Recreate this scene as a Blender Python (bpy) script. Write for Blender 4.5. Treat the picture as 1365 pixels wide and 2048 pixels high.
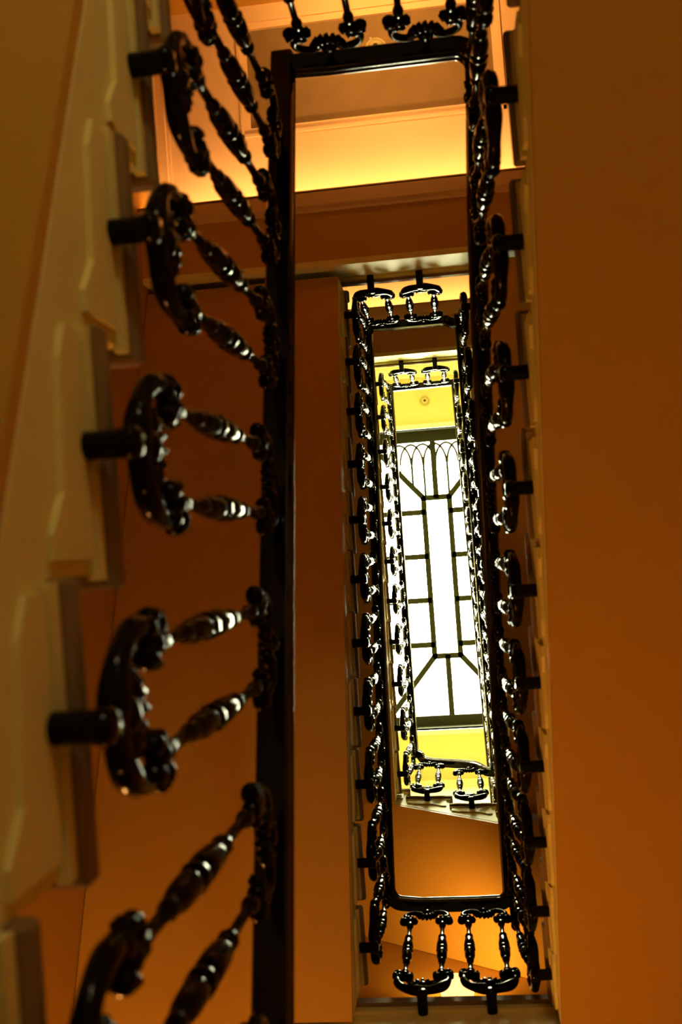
import bpy, bmesh, math
from mathutils import Vector, Matrix

# ------------------------------------------------------------------ scene, camera, light set-up
for o in list(bpy.data.objects):
    bpy.data.objects.remove(o, do_unlink=True)
SC = bpy.context.scene
COL = SC.collection
PI = math.pi
# World axes: +X runs to the right of the picture, +Y towards the bottom of the picture, +Z straight up the
# stairwell.  The lens sits at the origin, 1.5 m above the hall floor, and looks up the well.
F_PX = 2048 * 35 / 36.0
ZEN = (900.0, 1080.0)
ROLL = math.radians(4.2)
zc = Vector(((ZEN[0] - 682.5) / F_PX, (ZEN[1] - 1024.0) / F_PX, 1)).normalized()
v_ = Vector((math.sin(ROLL), math.cos(ROLL), 0))
yc = (v_ - v_.dot(zc) * zc).normalized()
xc = yc.cross(zc)
right = Vector((xc[0], yc[0], zc[0])); down = Vector((xc[1], yc[1], zc[1])); fwd = Vector((xc[2], yc[2], zc[2]))
cam_d = bpy.data.cameras.new('camera'); cam = bpy.data.objects.new('camera', cam_d); COL.objects.link(cam)
cam_d.sensor_fit = 'VERTICAL'; cam_d.sensor_height = 36; cam_d.sensor_width = 24; cam_d.lens = 35
cam_d.clip_start = 0.01; cam_d.clip_end = 100
cam.matrix_world = Matrix((right, -down, -fwd)).transposed().to_4x4()
cam_d.dof.use_dof = True; cam_d.dof.focus_distance = 8.5; cam_d.dof.aperture_fstop = 3.9
SC.camera = cam

W = bpy.data.worlds.new('world'); SC.world = W; W.use_nodes = True
W.node_tree.nodes['Background'].inputs[0].default_value = (0.6, 0.7, 0.9, 1)
W.node_tree.nodes['Background'].inputs[1].default_value = 0.4

SKY_L = 78.0                      # daylight behind the skylight glass
COVE_L = 60.0                     # hidden strip lights in the coves
LAMP_L = 75.0                     # glow of the opal wall lamps
WARM = (1.0, 0.47, 0.13)
vs = SC.view_settings
vs.view_transform = 'Standard'; vs.look = 'None'; vs.exposure = 0.0; vs.gamma = 1.0; vs.use_curve_mapping = False

# ------------------------------------------------------------------ materials
def mat(name, col, rough=0.6, spec=0.4, noise=None, nscale=6.0, bump=0.0, bscale=40.0, metal=0.0, coat=0.0):
    m = bpy.data.materials.new(name); m.use_nodes = True
    nt = m.node_tree; b = nt.nodes['Principled BSDF']
    b.inputs['Base Color'].default_value = (*col, 1); b.inputs['Roughness'].default_value = rough
    b.inputs['Specular IOR Level'].default_value = spec; b.inputs['Metallic'].default_value = metal
    b.inputs['Coat Weight'].default_value = coat
    tc = nt.nodes.new('ShaderNodeTexCoord')
    if noise:
        n = nt.nodes.new('ShaderNodeTexNoise'); n.inputs['Scale'].default_value = nscale; n.inputs['Detail'].default_value = 4
        nt.links.new(tc.outputs['Object'], n.inputs['Vector'])
        r = nt.nodes.new('ShaderNodeMix'); r.data_type = 'RGBA'
        r.inputs['A'].default_value = (*col, 1); r.inputs['B'].default_value = (*noise, 1)
        nt.links.new(n.outputs['Fac'], r.inputs['Factor']); nt.links.new(r.outputs['Result'], b.inputs['Base Color'])
    if bump:
        n2 = nt.nodes.new('ShaderNodeTexNoise'); n2.inputs['Scale'].default_value = bscale; n2.inputs['Detail'].default_value = 3
        nt.links.new(tc.outputs['Object'], n2.inputs['Vector'])
        bp = nt.nodes.new('ShaderNodeBump'); bp.inputs['Strength'].default_value = bump; bp.inputs['Distance'].default_value = 0.01
        nt.links.new(n2.outputs['Fac'], bp.inputs['Height']); nt.links.new(bp.outputs['Normal'], b.inputs['Normal'])
    return m
def emit(name, col, s):
    m = bpy.data.materials.new(name); m.use_nodes = True
    nt = m.node_tree; nt.nodes.remove(nt.nodes['Principled BSDF'])
    e = nt.nodes.new('ShaderNodeEmission'); e.inputs[0].default_value = (*col, 1); e.inputs[1].default_value = s
    nt.links.new(e.outputs[0], nt.nodes['Material Output'].inputs[0])
    return m
M = dict(
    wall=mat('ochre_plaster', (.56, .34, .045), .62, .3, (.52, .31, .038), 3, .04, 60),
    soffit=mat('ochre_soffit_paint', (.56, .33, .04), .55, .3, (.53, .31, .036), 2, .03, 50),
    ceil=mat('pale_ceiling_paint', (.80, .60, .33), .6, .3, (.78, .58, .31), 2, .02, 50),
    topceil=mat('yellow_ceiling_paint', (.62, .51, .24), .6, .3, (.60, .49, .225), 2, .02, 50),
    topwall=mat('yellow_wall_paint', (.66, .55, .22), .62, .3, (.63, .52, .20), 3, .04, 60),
    string=mat('cream_stone', (.84, .79, .31), .6, .3, (.75, .69, .25), 5, .06, 25),
    tread=mat('brown_stone_tread', (.27, .19, .08), .75, .12, (.20, .14, .055), 8, .05, 30),
    iron=mat('black_gloss_iron', (.004, .004, .0035), .09, .09, None, 1, .06, 120),
    rail=mat('black_lacquered_rail', (.003, .003, .0025), .14, .3, None, 1, .0, 90),
    frame=mat('dark_green_frame', (.014, .017, .004), .5, .2),
    white=mat('white_moulding', (.85, .82, .62), .5, .3),
    lead=mat('lead_line', (.02, .022, .012), .5, .3),
    floor=mat('hall_floor_stone', (.35, .26, .14), .4, .4, (.28, .2, .1), 4),
    plastic=mat('cream_fitting', (.42, .38, .16), .45, .4),
    brass=mat('aged_brass', (.55, .36, .10), .35, .5, None, 1, 0, 1, .9),
    sky=emit('daylit_frosted_glass', (1.0, 1.0, .62), SKY_L),
    cove=emit('warm_strip_light', (1.0, .52, .20), COVE_L),
    globe_added=emit('added_lamp_glass', WARM, LAMP_L * 2.1),
    bowl=emit('glowing_opal_bowl', (1.0, .50, .14), 3.0),
    bulb=emit('uplighter_bulb', WARM, LAMP_L * 4.6),
    bulb_added=emit('added_uplighter_bulb', WARM, LAMP_L * 6.5),
    globe_added_pale=emit('added_lamp_glass_pale', (1.0, .92, .62), LAMP_L * 1.2),
)

# ------------------------------------------------------------------ helpers
def link(name, bm, m, parent=None, smooth=False):
    me = bpy.data.meshes.new(name)
    bmesh.ops.recalc_face_normals(bm, faces=bm.faces)
    bm.to_mesh(me); bm.free()
    if smooth:
        for p in me.polygons: p.use_smooth = True
    me.materials.append(M[m])
    o = bpy.data.objects.new(name, me); COL.objects.link(o); o.parent = parent
    return o
def tag(o, label=None, cat=None, group=None, kind=None):
    if label: o['label'] = label
    if cat: o['category'] = cat
    if group: o['group'] = group
    if kind: o['kind'] = kind
    return o
def empty(name, loc=(0, 0, 0)):
    o = bpy.data.objects.new(name, None); COL.objects.link(o); o.location = loc; o.empty_display_size = .1
    return o
def bx(bm, x0, x1, y0, y1, z0, z1):
    vs_ = [bm.verts.new((x, y, z)) for z in (z0, z1) for y in (y0, y1) for x in (x0, x1)]
    for f in ((0, 1, 3, 2), (4, 6, 7, 5), (0, 4, 5, 1), (2, 3, 7, 6), (0, 2, 6, 4), (1, 5, 7, 3)):
        bm.faces.new([vs_[i] for i in f])
    return bm
def box(name, m, dims, parent=None, bev=0.0):
    bm = bx(bmesh.new(), *dims)
    if bev: bmesh.ops.bevel(bm, geom=bm.edges[:], offset=bev, segments=2, affect='EDGES', profile=.5)
    return link(name, bm, m, parent)
def prism(bm, poly, mapf, o0, o1):
    """polygon in (s,z), extruded from o0 to o1; mapf(s,o,z)->world"""
    a = [bm.verts.new(mapf(s, o0, z)) for s, z in poly]; b = [bm.verts.new(mapf(s, o1, z)) for s, z in poly]
    n = len(poly)
    bm.faces.new(a); bm.faces.new(b[::-1])
    for i in range(n): bm.faces.new((a[i], a[(i + 1) % n], b[(i + 1) % n], b[i]))
    return bm
def lathe(bm, prof, cx=0, cy=0, seg=10, axis='z', base=(0, 0, 0)):
    rings = []
    for r, t in prof:
        ring = []
        for i in range(seg):
            a = 2 * PI * i / seg; c, s = r * math.cos(a), r * math.sin(a)
            p = (cx + c, cy + s, t) if axis == 'z' else (base[0] + c, base[1] + t, base[2] + s)
            ring.append(bm.verts.new(p))
        rings.append(ring)
    for a, b in zip(rings, rings[1:]):
        for i in range(seg): bm.faces.new((a[i], a[(i + 1) % seg], b[(i + 1) % seg], b[i]))
    bm.faces.new(rings[0]); bm.faces.new(rings[-1])
    return bm
def tube(bm, pts, rad, seg=8):
    pts = [Vector(p) for p in pts]; rings = []; n = len(pts)
    prev = None
    for i, p in enumerate(pts):
        t = (pts[min(i + 1, n - 1)] - pts[max(i - 1, 0)]).normalized()
        ref = prev if prev is not None else (Vector((0, 1, 0)) if abs(t.y) < .9 else Vector((1, 0, 0)))
        u = (ref - ref.dot(t) * t).normalized(); w = t.cross(u); prev = u
        r = rad[i] if isinstance(rad, (list, tuple)) else rad
        rings.append([bm.verts.new(p + (u * math.cos(2 * PI * k / seg) + w * math.sin(2 * PI * k / seg)) * r) for k in range(seg)])
    for a, b in zip(rings, rings[1:]):
        for k in range(seg): bm.faces.new((a[k], a[(k + 1) % seg], b[(k + 1) % seg], b[k]))
    bm.faces.new(rings[0]); bm.faces.new(rings[-1])
    return bm
def blob(bm, c, r, rot=0.0, sub=1):
    """ellipsoid, turned by rot in the x-z plane"""
    mt = Matrix.Translation(c) @ Matrix.Rotation(rot, 4, 'Y') @ Matrix.Diagonal((r[0], r[1], r[2], 1))
    bmesh.ops.create_icosphere(bm, subdivisions=sub, radius=1.0, matrix=mt)
def smooth_path(pts, n=6):
    P = [Vector(p) for p in pts]; out = []
    for i in range(len(P) - 1):
        p0, p1, p2, p3 = P[max(i - 1, 0)], P[i], P[i + 1], P[min(i + 2, len(P) - 1)]
        for k in range(n):
            t = k / n
            out.append(.5 * ((2 * p1) + (p2 - p0) * t + (2 * p0 - 5 * p1 + 4 * p2 - p3) * t * t + (3 * p1 - p0 - 3 * p2 + p3) * t ** 3))
    out.append(P[-1]); return out

# ------------------------------------------------------------------ the stairwell: dimensions in metres
XW0, XW1 = -1.47, 1.27            # outer side walls
YW0, YW1 = -2.95, 2.62            # end walls
Z_FLOOR, Z_CEIL = -1.5, 10.9
H = .90                           # handrail centre above a baluster's wall stub
G = .06                           # stub length: baluster plane to the stair's cheek
# rail centre lines (low end, high end)
R1 = (Vector((-.345, 1.66, 1.29)), Vector((-.385, -1.42, 2.85)))
R2 = (Vector((.150, -1.41, 2.85)), Vector((.183, 1.65, 4.60)))
R3 = (Vector((-.390, 1.62, 4.60)), Vector((-.405, -1.345, 6.10)))
R4 = (Vector((.156, -1.33, 6.02)), Vector((.200, 1.64, 7.20)))
R5 = (Vector((-.381, 1.635, 7.60)), Vector((-.436, -1.39, 8.90)))
RL4 = (Vector((.207, 1.655, 7.20)), Vector((-.381, 1.635, 7.60)))
L_Z = {1: 2.85, 2: 4.60, 3: 6.10, 5: 8.90}

# ------------------------------------------------------------------ room shell
def shell(name, dims, m='wall', label=None):
    o = box(name, m, dims); tag(o, label, None, None, 'structure'); return o
T = .2
ZT = 8.06
shell('wall_left', (XW0 - T, XW0, YW0 - T, YW1 + T, Z_FLOOR, ZT), label='ochre plaster wall beside the left flights')
shell('wall_right', (XW1, XW1 + T, YW0 - T, YW1 + T, Z_FLOOR, ZT), label='ochre plaster wall beside the right flights')
shell('wall_far', (XW0, XW1, YW0 - T, YW0, Z_FLOOR, ZT), label='ochre end wall behind the upper landings')
shell('wall_near', (XW0, XW1, YW1, YW1 + T, Z_FLOOR, ZT), label='ochre end wall with the wall lamp behind the half landings')
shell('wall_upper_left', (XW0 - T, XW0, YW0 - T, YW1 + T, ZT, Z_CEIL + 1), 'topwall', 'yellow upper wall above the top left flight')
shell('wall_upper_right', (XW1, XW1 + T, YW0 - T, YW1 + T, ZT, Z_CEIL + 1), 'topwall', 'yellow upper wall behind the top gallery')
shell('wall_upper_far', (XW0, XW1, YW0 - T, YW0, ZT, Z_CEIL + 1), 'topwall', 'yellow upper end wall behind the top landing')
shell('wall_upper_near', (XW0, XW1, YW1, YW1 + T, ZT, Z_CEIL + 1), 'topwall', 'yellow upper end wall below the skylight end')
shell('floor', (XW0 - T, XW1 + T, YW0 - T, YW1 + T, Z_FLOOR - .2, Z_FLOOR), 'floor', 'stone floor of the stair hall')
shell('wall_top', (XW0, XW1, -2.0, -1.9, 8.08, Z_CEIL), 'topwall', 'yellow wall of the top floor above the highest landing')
# ceiling with the skylight opening
OX0, OX1, OY0, OY1 = -.90, .68, -1.235, 2.04
bm = bmesh.new()
for d in ((XW0, OX0, YW0, YW1), (OX1, XW1, YW0, YW1), (OX0, OX1, YW0, OY0), (OX0, OX1, OY1, YW1)):
    bx(bm, *d, Z_CEIL, Z_CEIL + .1)
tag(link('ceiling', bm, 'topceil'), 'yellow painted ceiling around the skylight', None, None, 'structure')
# white moulding round the opening
bm = bmesh.new(); t = .05
for d in ((OX0 - t, OX1 + t, OY0 - t, OY0), (OX0 - t, OX1 + t, OY1, OY1 + t), (OX0 - t, OX0, OY0, OY1), (OX1, OX1 + t, OY0, OY1)):
    bx(bm, *d, Z_CEIL - .03, Z_CEIL + .02)
tag(link('trim_1', bm, 'white'), 'white moulding framing the skylight opening', None, None, 'structure')
# top-floor cornices
bm = bmesh.new()
for k, (a, b) in enumerate(((.10, .03), (.06, .09), (.025, .15))):
    bx(bm, XW0, XW1, -1.9, -1.9 + a, Z_CEIL - b, Z_CEIL)
    bx(bm, XW0, XW1, YW1 - a * .4, YW1, Z_CEIL - b, Z_CEIL)
tag(link('trim_2', bm, 'white'), 'white stepped cornice where walls meet the top ceiling', None, None, 'structure')

# ------------------------------------------------------------------ skylight
def skylight():
    root = empty('window_1', (-.11, .4, Z_CEIL)); tag(root, 'long glowing skylight with dark green bars and leaded arches', None, None, 'structure')
    inv = Vector((.11, -.4, -Z_CEIL))
    def add(name, bm, m, par=root):
        bmesh.ops.translate(bm, vec=inv, verts=bm.verts); return link(name, bm, m, par)
    zb, zt = 11.16, 11.21
    # dark upstand
    bm = bmesh.new(); q = .05
    for d in ((OX0 - q, OX1 + q, OY0 - q, OY0), (OX0 - q, OX1 + q, OY1, OY1 + q), (OX0 - q, OX0, OY0, OY1), (OX1, OX1 + q, OY0, OY1)):
        bx(bm, *d, Z_CEIL + .02, zt + .1)
    add('upstand', bm, 'frame')
    gx0, gx1, gy0, gy1 = -.80, .58, -1.115, 1.93
    bm = bmesh.new()
    for d in ((OX0, OX1, OY0, gy0), (OX0, OX1, gy1, OY1), (OX0, gx0, gy0, gy1), (gx1, OX1, gy0, gy1)):
        bx(bm, *d, zb - .02, zt + .02)
    add('frame', bm, 'frame')
    cx0, cx1, cy0, cy1 = -.258, .030, -.487, 1.280; cm = (cx0 + cx1) / 2
    def bar(p, q, w=.060):
        bm = bmesh.new(); p = Vector((*p, 0)); q = Vector((*q, 0)); d = (q - p).normalized(); n = Vector((-d.y, d.x, 0)) * w / 2
        a = [p - n - d * .012, p + n - d * .012, q + n + d * .012, q - n + d * .012]
        lo = [bm.verts.new((c.x, c.y, zb)) for c in a]; hi = [bm.verts.new((c.x, c.y, zt)) for c in a]
        bm.faces.new(lo); bm.faces.new(hi)
        for i in range(4): bm.faces.new((lo[i], lo[(i + 1) % 4], hi[(i + 1) % 4], hi[i]))
        add('glazing_bar', bm, 'frame')
    bar((cx0, cy0), (cx1, cy0)); bar((cx0, cy1), (cx1, cy1)); bar((cx0, cy0), (cx0, cy1)); bar((cx1, cy0), (cx1, cy1))
    bar((cm, gy0), (cm, cy0)); bar((cm, cy1), (cm, gy1))
    for sx, cx, gx in ((0, cx0, gx0), (1, cx1, gx1)):
        bar((cx, cy0), (gx, gy0)); bar((cx, cy1), (gx, gy1))
    ty = [-.33, .165, .655, 1.15]
    for y in ty:
        bar((gx0, y), (cx0, y)); bar((cx1, y), (gx1, y))
    # panes
    def pane(poly):
        bm = bmesh.new(); lo = [bm.verts.new((x, y, zt - .004)) for x, y in poly]; hi = [bm.verts.new((x, y, zt + .004)) for x, y in poly]
        bm.faces.new(lo); bm.faces.new(hi); n = len(poly)
        for i in range(n): bm.faces.new((lo[i], lo[(i + 1) % n], hi[(i + 1) % n], hi[i]))
        add('pane', bm, 'sky')
    pane([(cx0, cy0), (cx1, cy0), (cx1, cy1), (cx0, cy1)])
    pane([(gx0, gy0), (cm, gy0), (cm, cy0), (cx0, cy0)]); pane([(cm, gy0), (gx1, gy0), (cx1, cy0), (cm, cy0)])
    pane([(cx0, cy1), (cm, cy1), (cm, gy1), (gx0, gy1)]); pane([(cm, cy1), (cx1, cy1), (gx1, gy1), (cm, gy1)])
    for a, b in ((gx0, cx0), (cx1, gx1)):
        inn = cx0 if a == gx0 else cx1; out = gx0 if a == gx0 else gx1
        pane([(out, gy0), (inn, cy0), (inn, ty[0]), (out, ty[0])])
        for y0, y1 in zip(ty, ty[1:]): pane([(out, y0), (inn, y0), (inn, y1), (out, y1)])
        pane([(out, ty[-1]), (inn, ty[-1]), (inn, cy1), (out, gy1)])
    # leaded tracery: interlaced round-headed arches in the two panels of the far end
    zl = zt - .012
    def clipx(y):      # half-width of the trapezoid at y
        k = (y - gy0) / (cy0 - gy0); return (gx0 + (cx0 - gx0) * k + .03, gx1 + (cx1 - gx1) * k - .03)
    pitch = .132
    def arch(x0, x1, legs=True):
        bm = bmesh.new(); r = (x1 - x0) / 2; c = (x0 + x1) / 2; yt = gy0 + .02; pts = []
        ysp = yt + r * 1.75
        for i in range(15):
            a = PI * i / 14
            pts.append((c - r * math.cos(a), ysp - (ysp - yt) * math.sin(a), zl))
        tube(bm, pts, .014, 6)
        for x in (x0, x1):
            yend = ysp
            while yend < cy0 - .03 and clipx(yend)[0] < x < clipx(yend)[1]: yend += .02
            if yend > ysp + .03: tube(bm, [(x, ysp, zl), (x, yend, zl)], .007, 5)
        add('lead_arch', bm, 'lead')
    for k in range(-5, 4):
        a = cm + .022 + k * pitch
        for s in (0,):
            x0, x1 = a, a + 2 * pitch - .012
            if x0 > gx0 + .1 and x1 < gx1 - .1: arch(x0, x1)
    # fine double glazing lines across the side panes
    for y in [-.75, -.60] + [t0 + .5 * f for t0 in (-.33, .165, .655) for f in (.09, .36, .63, .9)] + [1.2, 1.35, 1.5]:
        if y < cy0: xe = gx0 + (cx0 - gx0) * (y - gy0) / (cy0 - gy0)
        elif y > cy1: xe = cx0 + (gx0 - cx0) * (y - cy1) / (gy1 - cy1)
        else: xe = cx0
        bm = bmesh.new(); tube(bm, [(gx0, y, zl), (xe, y, zl)], .006, 5); add('lead_line', bm, 'lead')
skylight()

# ------------------------------------------------------------------ flights of stairs
def flight(name, A, B, out, first, p, n, h, wall, lean, label, base_drop=.18, s_lo=None, s_hi=None, lean_y=0):
    """first: distance along the run (from A) of the first baluster; one tread per baluster"""
    root = empty(name, (A.x, A.y, A.z - h)); tag(root, label, 'staircase')
    A0, B0 = A.copy(), B.copy(); A, B = A.copy(), B.copy()
    if abs(out[0]) > .5: A.x = B.x = (A.x + B.x) / 2
    else: A.y = B.y = (A.y + B.y) / 2
    d = Vector((B.x - A.x, B.y - A.y, 0)); L = d.length; d.normalize(); ov = Vector((*out, 0))
    slope = (B.z - A.z) / L
    o0 = lean + G
    ax = 0 if abs(out[0]) > .5 else 1
    width = abs(wall - A[ax]) - o0 - .004
    base = Vector((A.x, A.y, 0)); inv = -Vector(root.location)
    def mp(s, o, z):                # the cheek follows the handrail, the outer edge the wall
        v = base + d * s + ov * o + Vector((0, 0, z))
        if o < .4: v[ax] += A0.lerp(B0, s / L)[ax] - A[ax]
        else: v[ax] = wall - .004 * out[ax]
        return v + inv
    foot = lambda s: A.z + slope * s - h
    lo = first - p / 2 if s_lo is None else s_lo; hi = first + (n - .5) * p if s_hi is None else s_hi
    ks = [k for k in range(-3, n + 4) if first + (k + .5) * p > lo + .02 and first + (k - .5) * p < hi - .02]
    TH = .036
    top = []
    for k in ks:
        s0 = max(lo, first + (k - .5) * p); s1 = min(hi, first + (k + .5) * p); zt = foot(first + k * p) + .07
        top += [(s0, zt - TH), (s1, zt - TH)]
        tr = prism(bmesh.new(), [(s0 - .022, zt - TH), (s1, zt - TH), (s1, zt), (s0 - .022, zt)], mp, o0 - .026, o0 + width)
        bmesh.ops.bevel(tr, geom=tr.edges[:], offset=.006, segments=1, affect='EDGES')
        link('tread', tr, 'tread', root)
        zr = foot(first + (k - 1) * p) + .07
        link('riser', prism(bmesh.new(), [(s0, zr), (s0 + .02, zr), (s0 + .02, zt - TH), (s0, zt - TH)], mp, o0 + .055, o0 + width), 'tread', root)
        # scotia moulding and raised bracket plate on the cheek under each tread
        sc = prism(bmesh.new(), [(s0 - .008, zt - TH - .022), (s1 - .004, zt - TH - .022), (s1 - .004, zt - TH), (s0 - .008, zt - TH)], mp, o0 - .013, o0 + .004)
        link('tread_moulding', sc, 'string', root)
        zz = zt - TH - .03
        pl = [(s0 + .02, zz), (s1 - .015, zz), (s1 - .015, zz - .045), (s1 - .06, zz - .07), (s0 + .10, zz - .085), (s0 + .05, zz - .125), (s0 + .02, zz - .125)]
        if s1 - s0 > .18: link('bracket_plate', prism(bmesh.new(), pl, mp, o0 - .009, o0 + .004), 'string', root)
    poly = top + [(hi, foot(hi) - base_drop), (lo, foot(lo) - base_drop)]
    link('cheek_board', prism(bmesh.new(), poly, mp, o0, o0 + .055), 'string', root)
    link('soffit', prism(bmesh.new(), [(lo, foot(lo) - base_drop - .03), (hi, foot(hi) - base_drop - .03), (hi, foot(hi) - base_drop), (lo, foot(lo) - base_drop)], mp, o0 + .002, o0 + width), 'soffit', root)
    res = []
    for k in range(n):
        s = first + k * p; q = A0.lerp(B0, s / L)
        res.append((Vector((q.x, q.y, foot(s))) + ov * lean, ov))
    return res

spots = {}
spots['F1'] = flight('stair_flight', *R1, (-1, 0), 1.66 - .83, .327, 7, .99, XW0, .03, 'blurred lower left flight with cream cheek, nearest the camera', s_lo=.5, s_hi=3.12)
spots['F2'] = flight('stair_flight', *R2, (1, 0), .155, .2825, 11, H, XW1, .015, 'near right flight whose brown soffit fills the right edge', s_lo=-.03, s_hi=3.1)
spots['F3'] = flight('stair_flight', *R3, (-1, 0), 1.62 - 1.50, .2705, 11, H, XW0, .004, 'middle left flight seen behind the blurred balusters', s_lo=-.02, s_hi=3.0)
spots['F4'] = flight('stair_flight', *R4, (1, 0), .13, .27, 11, H, XW1, .01, 'middle right flight mostly hidden behind the near right handrail', s_lo=-.03, s_hi=3.0)
spots['F5'] = flight('stair_flight', *R5, (-1, 0), .09, .2835, 11, H, XW0, .03, 'top left flight beside the skylight', s_lo=-.03, s_hi=3.06)
spots['L4'] = flight('stair_flight', *RL4, (0, 1), .19, .287, 2, H, YW1, .01, 'short cross flight of two steps below the skylight end', s_lo=-.10, s_hi=1.04)

# ------------------------------------------------------------------ landings
def landing(zr, yface, yend, label, drop=.25, coffer=False, x0=XW0, x1=XW1):
    zf = zr - H + .07; s = 1 if yend > yface else -1
    root = empty('stair_landing', (0, yface, zf)); tag(root, label, 'landing'); off = Vector((0, -yface, -zf))
    def B(name, m, *boxes, bev=0):
        bm = bmesh.new()
        for d in boxes:
            d = list(d)
            if d[2] > d[3]: d[2], d[3] = d[3], d[2]
            bx(bm, *d)
        bmesh.ops.translate(bm, vec=off, verts=bm.verts); return link(name, bm, m, root)
    B('floor_slab', 'tread', (x0, x1, yface - s * .03, yend, zf - .04, zf))
    B('fascia_moulding', 'string', (x0, x1, yface - s * .014, yface, zf - .07, zf - .04))
    if not coffer:
        B('fascia', 'string', (x0, x1, yface, yface + s * .06, zf - drop, zf - .04))
        B('soffit', 'soffit', (x0, x1, yface + s * .06, yend, zf - drop, zf - drop + .05))
        return
    zb = zf - .32; bw = .34
    zcl = zf - .06                                       # coffered ceiling below the slab
    B('fascia', 'string', (x0, x1, yface, yface + s * .03, zb, zf - .04))
    B('beam', 'soffit', (x0, x1, yface + s * .03, yface + s * bw, zb, zf - .04))
    yb = yface + s * bw
    B('cornice', 'ceil', (x0, x1, yb - s * .06, yb + s * .012, zb - .014, zb), (x0, x1, yb - s * .03, yb + s * .03, zb - .026, zb - .014), (x0, x1, yb, yb + s * .045, zb - .014, zb + .022))
    B('cornice_lip', 'ceil', (x0, x1, yb + s * .04, yb + s * .052, zb - .014, zb + .030))
    B('strip_light', 'cove', (x0 + .14, x1 - .14, yb + s * .006, yb + s * .03, zb + .024, zb + .034))
    # side cornices
    for xa, sg in ((x0, 1), (x1, -1)):
        xs = lambda q: xa + sg * q
        bxs = [(min(xs(0), xs(.11)), max(xs(0), xs(.11)), yb, yend, zcl - .05, zcl), (min(xs(0), xs(.07)), max(xs(0), xs(.07)), yb, yend, zcl - .10, zcl - .05), (min(xs(.11), xs(.125)), max(xs(.11), xs(.125)), yb, yend, zcl - .02, zcl)]
        B('side_cornice', 'ceil', *bxs)
    # ceiling with a sunk panel
    px0, px1, py0, py1 = -.90, .41, yface - .86, yface - 1.40
    B('coffered_ceiling', 'ceil', (x0, x1, yb, py0, zcl, zcl + .03), (x0, px0, py0, py1, zcl, zcl + .03), (px1, x1, py0, py1, zcl, zcl + .03), (x0, x1, py1, yend, zcl, zcl + .03), (px0, px1, py0, py1, zcl + .022, zcl + .055))
    w1, w2 = .016, .05
    fr = []
    for w, dz in ((w1, -.012),):
        fr += [(px0 - w2, px1 + w2, py0 + w2, py0 + w2 - w, zcl + dz, zcl), (px0 - w2, px1 + w2, py1 - w2 + w, py1 - w2, zcl + dz, zcl), (px0 - w2, px0 - w2 + w, py0 + w2, py1 - w2, zcl + dz, zcl), (px1 + w2 - w, px1 + w2, py0 + w2, py1 - w2, zcl + dz, zcl)]
    B('panel_moulding', 'ceil', *fr)
    return zcl
landing(2.85, -1.50, YW0, 'lowest landing at the top edge, above the blurred flight')
landing(4.60, 1.72, YW1, 'half landing at the bottom edge with two balusters', .25)
Z3C = landing(6.10, -1.42, YW0, 'middle landing with glowing coffered ceiling beneath it', coffer=True)
landing(8.90, -1.47, YW0, 'top landing with a pale yellow fascia', coffer=True)
# corner quarter landings either side of the short cross flight
def quarter(x0, x1, y0, y1, zf, drop, label):
    root = empty('stair_landing', ((x0 + x1) / 2, y0, zf)); tag(root, label, 'landing')
    off = -Vector(root.location)
    for nm, m, a, b in (('floor_slab', 'tread', zf - .04, zf), ('soffit', 'soffit', zf - drop, zf - .04)):
        bm = bx(bmesh.new(), x0, x1, y0, y1, a, b); bmesh.ops.translate(bm, vec=off, verts=bm.verts); link(nm, bm, m, root)
quarter(.29, XW1, 1.70, YW1, 7.2 - H + .03, .30, 'corner landing to the right of the short cross flight')
quarter(XW0, -.84, 1.68, YW1, 7.85 - H + .07, .32, 'corner landing to the left of the short cross flight')
# top-floor gallery on the right
g = empty('gallery_floor', (.9, .6, 8.07)); tag(g, 'level gallery along the right side of the top floor', 'gallery')
for nm, m, d in (('floor_slab', 'tread', (.255, XW1, -1.47, YW1, 8.03, 8.07)), ('fascia', 'string', (.29, .34, -1.47, YW1, 7.75, 8.03)), ('soffit', 'soffit', (.33, XW1, -1.47, YW1, 7.75, 7.80))):
    bm = bx(bmesh.new(), *d); bmesh.ops.translate(bm, vec=-Vector(g.location), verts=bm.verts); link(nm, bm, m, g)

# ------------------------------------------------------------------ handrails
PROF = [(-.030, -.012), (-.024, -.030), (.024, -.030), (.030, -.012), (.026, -.002), (.032, .008), (.026, .024), (.012, .031), (-.012, .031), (-.026, .024), (-.032, .008), (-.026, -.002)]
def rail(pts, label, ws=1.0):
    pts = [Vector(p) for p in pts]; root0 = pts[0].copy(); bm = bmesh.new(); rings = []; n = len(pts)
    for i, p in enumerate(pts):
        t = (pts[min(i + 1, n - 1)] - pts[max(i - 1, 0)]).normalized()
        side = Vector((t.y, -t.x, 0)).normalized(); up = side.cross(t).normalized()
        if up.z < 0: up = -up
        rings.append([bm.verts.new(p - root0 + side * a * ws + up * b) for a, b in PROF])
    m = len(PROF)
    for a, b in zip(rings, rings[1:]):
        for k in range(m): bm.faces.new((a[k], a[(k + 1) % m], b[(k + 1) % m], b[k]))
    bm.faces.new(rings[0]); bm.faces.new(rings[-1])
    o = link('handrail', bm, 'rail'); o.location = root0
    md = o.modifiers.new('bevel', 'BEVEL'); md.width = .003; md.segments = 2; md.limit_method = 'ANGLE'
    return tag(o, label, 'handrail', 'black handrails of the stairwell')
def arc(c, r, a0, a1, z0, z1, n=8):
    return [(c[0] + r * math.cos(a0 + (a1 - a0) * i / n), c[1] + r * math.sin(a0 + (a1 - a0) * i / n), z0 + (z1 - z0) * i / n) for i in range(n + 1)]
rail([R1[0] + Vector((-.01, 0, 0)), R1[0].lerp(R1[1], .5) + Vector((-.008, 0, 0)), R1[1] + Vector((0, -.03, .01))], 'blurred near left handrail running down to the bottom edge', 1.2)
rc = .06
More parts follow.
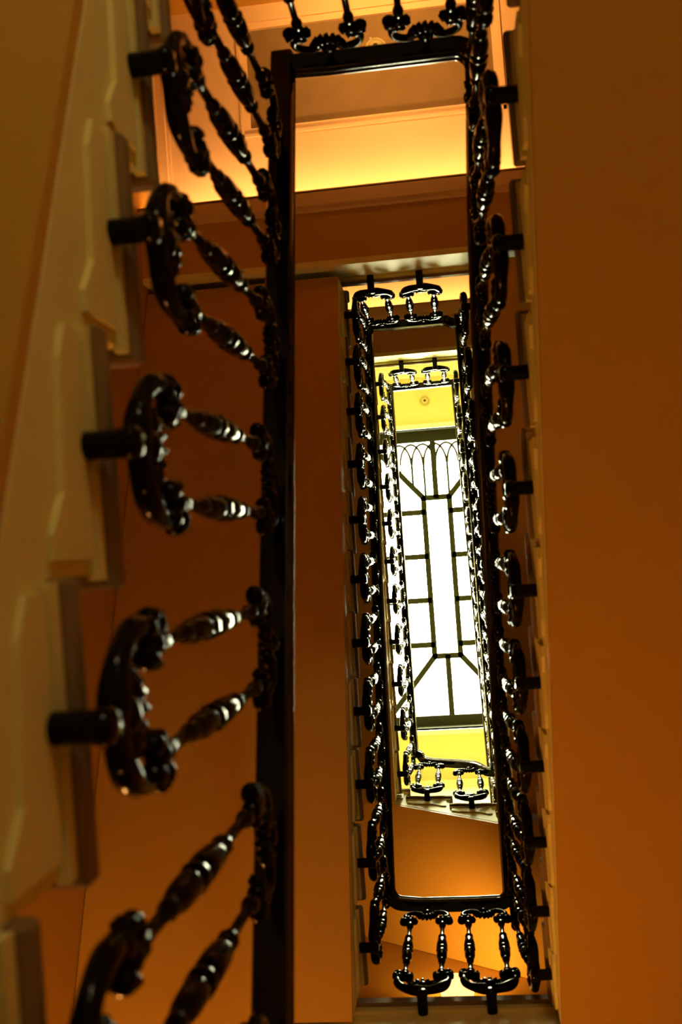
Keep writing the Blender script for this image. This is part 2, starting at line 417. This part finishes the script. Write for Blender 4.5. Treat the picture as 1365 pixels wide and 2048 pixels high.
rail([(-.385, -1.412, 2.84), (-.25, -1.412, 2.85), (-.06, -1.412, 2.85)] + arc((.177 - rc, -1.412 + rc), rc, -PI / 2, 0, 2.85, 2.87), 'short black handrail across the well near the top edge')
s2 = R2[0].lerp(R2[1], .03); e2 = R2[0].lerp(R2[1], .97)
r2z = lambda y: 2.85 + (y + 1.41) / 3.06 * 1.75
rail(smooth_path([(.177, -1.412 + rc, 2.87)] + [(x, y, r2z(y)) for x, y in ((.162, -1.1), (.151, -.7), (.147, 0), (.147, .9))] + [(.153, 1.65 - rc, 4.57)], 5), 'near right handrail, the longest black bar right of the skylight')
rail(arc((.153 - rc, 1.65 - rc), rc, 0, PI / 2, 4.57, 4.60) + [(0, 1.652, 4.60), (-.25, 1.65, 4.60)] + arc((-.397 + rc, 1.64 - rc), rc, PI / 2, PI, 4.60, 4.63), 'short curved handrail above the two balusters at the bottom edge')
rail([(-.397, 1.64 - rc, 4.63), (-.401, .14, 5.35), R3[1] + Vector((0, -.02, 0))], 'middle left handrail between the soffit and the skylight')
rail(smooth_path([(-.405, -1.348, 6.10), (-.2, -1.345, 6.10), (.02, -1.345, 6.10), (.075, -1.34, 6.09), (.11, -1.315, 6.05), (.176, -1.305, 6.03)], 4), 'short handrail with a curled right end, second from the top')
rail([R4[0] + Vector((0, -.03, -.005)), R4[0].lerp(R4[1], .5), R4[1] + Vector((0, .02, 0))], 'middle right handrail close behind the near right one')
rail(smooth_path([(.207, 1.66, 7.17), (.15, 1.66, 7.18), (.10, 1.645, 7.25), (.04, 1.635, 7.31), (-.12, 1.64, 7.42), (-.27, 1.645, 7.52), (-.32, 1.63, 7.56), (-.345, 1.60, 7.59), (-.381, 1.59, 7.60)], 4), 'short sloping handrail with curled ends below the skylight')
rail([R5[0], R5[0].lerp(R5[1], .5), R5[1] + Vector((0, -.03, .01))], 'top left handrail along the left edge of the skylight')
rail([(-.436, -1.39, 8.90), (-.15, -1.395, 8.90), (.185, -1.40, 8.90)], 'short straight handrail of the top landing below the ceiling fitting')
rail([(.145, -1.40, 8.90), (.184, .6, 8.90), (.223, 2.62, 8.90)], 'level gallery handrail along the right edge of the skylight')

# ------------------------------------------------------------------ ornate baluster
def make_baluster():
    root = empty('iron_baluster')
    def add(name, bm, smooth=True, par=None): return link(name, bm, 'iron', par or root, smooth)
    for sx in (-1, 1):
        x = sx * .07
        prof = [(.010, .195), (.017, .204), (.017, .214), (.011, .222), (.010, .24), (.0095, .300), (.015, .308), (.015, .318), (.011, .323), (.0165, .332), (.0205, .352), (.0215, .385),
                (.0215, .398), (.017, .402), (.017, .406), (.0235, .411), (.0235, .421), (.017, .426), (.017, .430), (.0225, .435), (.0225, .47), (.0205, .50), (.0165, .522), (.0115, .528), (.0175, .535), (.0175, .547), (.0115, .555),
                (.0095, .57), (.009, .655), (.014, .663), (.016, .673), (.014, .688), (.010, .71)]
        add('post', lathe(bmesh.new(), prof, x, 0, 10))
    for sx in (-1, 1):      # leaf clusters at the four corners
        bm = bmesh.new()
        for (dx, dz, rx, rz, rot) in ((.0, .185, .018, .016, 0), (.024, .196, .020, .011, -.35), (.036, .182, .012, .012, 0), (-.016, .165, .016, .013, .5), (.022, .165, .017, .014, .4), (-.024, .182, .010, .009, 0)):
            blob(bm, (sx * (.07 + dx), 0, dz), (rx * 1.18, .020, rz * 1.15), sx * rot, 2 if rx > .015 else 1)
        add('lower_leaf', bm)
        bm = bmesh.new()
        for (dx, dz, rx, rz, rot) in ((.0, .720, .016, .014, 0), (.026, .722, .019, .012, .3), (-.018, .726, .015, .010, -.3), (.012, .742, .020, .015, 0), (.034, .735, .010, .010, 0), (-.004, .748, .014, .012, 0)):
            blob(bm, (sx * (.07 + dx), 0, dz), (rx * 1.18, .019, rz * 1.15), sx * rot, 2 if rx > .015 else 1)
        add('upper_leaf', bm)
    # lower bow
    pts = smooth_path([(-.096, 0, .165), (-.094, 0, .125), (-.072, 0, .088), (-.035, 0, .066), (0, 0, .060), (.035, 0, .066), (.072, 0, .088), (.094, 0, .125), (.096, 0, .165)], 4)
    nb = len(pts); rad = [.013 + .006 * math.sin(PI * i / (nb - 1)) + .002 * math.sin(6 * PI * i / (nb - 1)) for i in range(nb)]
    bow = add('lower_bow', tube(bmesh.new(), pts, rad, 8))
    bm = bmesh.new()
    for k in range(7):      # palmette rising from the bow
        a = (k - 3) * .42; R = .047 if k == 3 else .042
        blob(bm, (math.sin(a) * R, -.004, .072 + math.cos(a) * R * .95), (.0115, .018, .023), a, 1)
    blob(bm, (0, -.008, .078), (.026, .018, .020), 0, 2)
    for sx in (-1, 1): blob(bm, (sx * .042, -.004, .066), (.026, .014, .010), sx * .25, 1)
    blob(bm, (0, -.006, .035), (.022, .014, .020), 0, 2); blob(bm, (0, -.004, .012), (.012, .011, .014), 0, 1)
    add('lower_palmette', bm, par=bow)
    # upper scrolls
    for sx in (-1, 1):
        pts = smooth_path([(sx * .082, 0, .742), (sx * .094, 0, .775), (sx * .082, 0, .806), (sx * .055, 0, .820), (sx * .030, 0, .812), (sx * .012, 0, .796), (sx * .004, 0, .806)], 4)
        n = len(pts); add('upper_scroll', tube(bmesh.new(), pts, [.0125 - .004 * i / n for i in range(n)], 8))
    bm = bmesh.new()
    for k in range(7):
        a = (k - 3) * .45; R = .036
        blob(bm, (math.sin(a) * R, -.003, .800 - math.cos(a) * R), (.0105, .017, .018), -a, 1)
    blob(bm, (0, -.006, .800), (.022, .016, .015), 0, 2)
    blob(bm, (0, 0, .825), (.026, .015, .009), 0, 1); blob(bm, (0, 0, .842), (.015, .013, .012), 0, 1)
    blob(bm, (0, 0, .862), (.010, .010, .014), 0, 1)
    add('upper_palmette', bm)
    # stub into the stair cheek, with its boss
    bm = lathe(bmesh.new(), [(.013, -.022), (.021, -.017), (.024, -.008), (.021, 0), (.019, .008), (.019, G + .02), (.0195, G + .03), (.0195, G + .045)], seg=12, axis='y', base=(0, 0, .018))
    add('wall_stub', bm)
    return root
proto = make_baluster(); parts = [c for c in COL.objects if c.parent == proto]
subs = {c.name: [e for e in COL.objects if e.parent == c] for c in parts}
used = [False]
def baluster(P, out, lean, label, h=H, twist=0.0):
    if not used[0]:
        r = proto; used[0] = True
    else:
        r = proto.copy(); COL.objects.link(r)
        for c in parts:
            q = c.copy(); COL.objects.link(q); q.parent = r
            for e in subs.get(c.name, ()):
                u = e.copy(); COL.objects.link(u); u.parent = q
    r.location = (P[0], P[1], P[2] - .018)
    ang = math.atan2(out[1], out[0]) - PI / 2
    r.rotation_euler = (math.atan2(lean, h), 0, ang + twist)
    r.scale = (1, 1, (h - .012) / .876)
    tag(r, label, 'baluster', 'ornate black iron balusters of the stairwell')
ORD = ['first', 'second', 'third', 'fourth', 'fifth', 'sixth', 'seventh', 'eighth', 'ninth', 'tenth', 'eleventh', 'twelfth', 'thirteenth', 'fourteenth', 'fifteenth', 'sixteenth']
WH = dict(F1='blurred near left flight', F2='near right flight', F3='middle left flight', F4='middle right flight', F5='top left flight beside the skylight')
LEAN = dict(F1=.03, F2=.015, F3=.0, F4=.01, F5=.03)
HH = dict(F1=.99)
for f in ('F1', 'F2', 'F3', 'F4', 'F5'):
    lst = sorted(spots[f], key=lambda q: q[0].y)
    for i, (P, o) in enumerate(lst):
        ln = {'F2': P.x - .150, 'F3': -.400 - P.x}.get(f, LEAN[f])       # foot offset from the handrail above it
        baluster(P, o, ln, 'ornate black iron baluster on the %s, %s from the top' % (WH[f], ORD[i]), HH.get(f, H))
for (P, o), w in zip(spots['L4'], ('right', 'left')):
    baluster(P, o, .01, '%s of two iron balusters on the short cross flight below the skylight' % w)
for zr, y, o, xs, w in ((2.85, -1.415, (0, -1), (-.238, .036), 'cut off by the top edge'), (4.60, 1.655, (0, 1), (-.222, .030), 'standing on the bottom half landing'), (6.10, -1.345, (0, -1), (-.315, -.058), 'on the middle landing'), (8.90, -1.395, (0, -1), (-.285, -.015), 'on the top landing')):
    for x, sd in zip(xs, ('left', 'right')):
        baluster((x, y, zr - H), o, 0, '%s of two ornate iron balusters %s' % (sd, w))
for k in range(14):
    y = -1.27 + k * .28
    baluster((.145 + .0195 * (y + 1.4), y, 8.0), (1, 0), 0, 'iron baluster of the level top gallery, %s from the far end' % ORD[k])

# ------------------------------------------------------------------ lamps and fittings
def wall_lamp(loc, nrm, label, glass):
    """opal half-bowl uplighter on a brass arm; loc on the wall, nrm = direction into the room (+-Y)"""
    r = empty('wall_lamp', loc); tag(r, label, 'lamp', 'opal wall lamps on the landings')
    s = nrm
    link('back_plate', lathe(bmesh.new(), [(.02, .03 * s), (.055, .02 * s), (.06, .008 * s), (.06, 0)], seg=16, axis='y', base=(0, 0, -.12)), 'brass', r, True)
    link('arm', tube(bmesh.new(), smooth_path([(0, .02 * s, -.12), (0, .08 * s, -.14), (0, .13 * s, -.12), (0, .14 * s, -.075)], 4), .009), 'brass', r, True)
    if glass.startswith('bulb'):                     # open bowl with the bulb lying deep inside
        pb = [(.012, -.085), (.05, -.075), (.08, -.04), (.092, .01), (.095, .05), (.088, .05), (.084, .01), (.070, -.035), (.03, -.06)]
        link('opal_bowl', lathe(bmesh.new(), pb, 0, .12 * s, 20), 'bowl', r, True)
        link('bulb', lathe(bmesh.new(), [(.02, -.03), (.058, -.022), (.058, -.014), (.02, -.008)], 0, .12 * s, 16), glass, r, True)
        link('arm_tip', tube(bmesh.new(), [(0, .14 * s, -.075), (0, .13 * s, -.088), (0, .12 * s, -.082)], .009), 'brass', r, True)
        return
    pr = [(.012, -.085), (.05, -.07), (.085, -.03), (.095, .02), (.085, .07), (.055, .105), (.015, .12)]
    link('opal_globe', lathe(bmesh.new(), pr, 0, .14 * s, 20), glass, r, True)
    link('gallery_ring', lathe(bmesh.new(), [(.03, -.09), (.04, -.08), (.035, -.07), (.02, -.072)], 0, .14 * s, 16), 'brass', r, True)
wall_lamp((-.14, YW1, 5.60), -1, 'glowing opal wall lamp just above the bottom half landing', 'bulb')
wall_lamp((-1.15, YW1, 2.05), -1, 'added unseen opal wall lamp for the lower soffits, out of frame below', 'globe_added')  # added lamp, lifts the undersides of the lower flights
wall_lamp((-.13, YW0, 4.30), 1, 'added unseen opal wall lamp for the coffered ceiling, out of frame above', 'bulb_added')  # added uplighter, brightens the sunk panel under the middle landing
wall_lamp((.45, YW0, .2), 1, 'added unseen pale wall lamp for the flight cheek, out of frame above', 'globe_added_pale')  # added lamp, throws paler light on the lower left flight's cheek

def fitting(x, y, z, label):
    r = empty('ceiling_fitting', (x, y, z)); tag(r, label, 'ceiling fitting', 'small round ceiling fittings')
    link('rim', lathe(bmesh.new(), [(.058, 0), (.06, -.008), (.055, -.016), (.045, -.017), (.044, -.008)], seg=20), 'plastic', r, True)
    link('dome', lathe(bmesh.new(), [(.043, -.008), (.040, -.022), (.028, -.032), (.012, -.036)], seg=18), 'plastic', r, True)
    link('nub', lathe(bmesh.new(), [(.012, -.034), (.013, -.042), (.006, -.048)], seg=10), 'lead', r, True)
    link('clip', bx(bmesh.new(), -.03, -.018, -.062, -.05, -.014, 0), 'plastic', r)
fitting(-.16, -1.537, Z_CEIL, 'small round fitting on the yellow top ceiling')
fitting(-.20, -2.64, Z3C + .022, 'small round fitting in the sunk panel behind the top handrail')
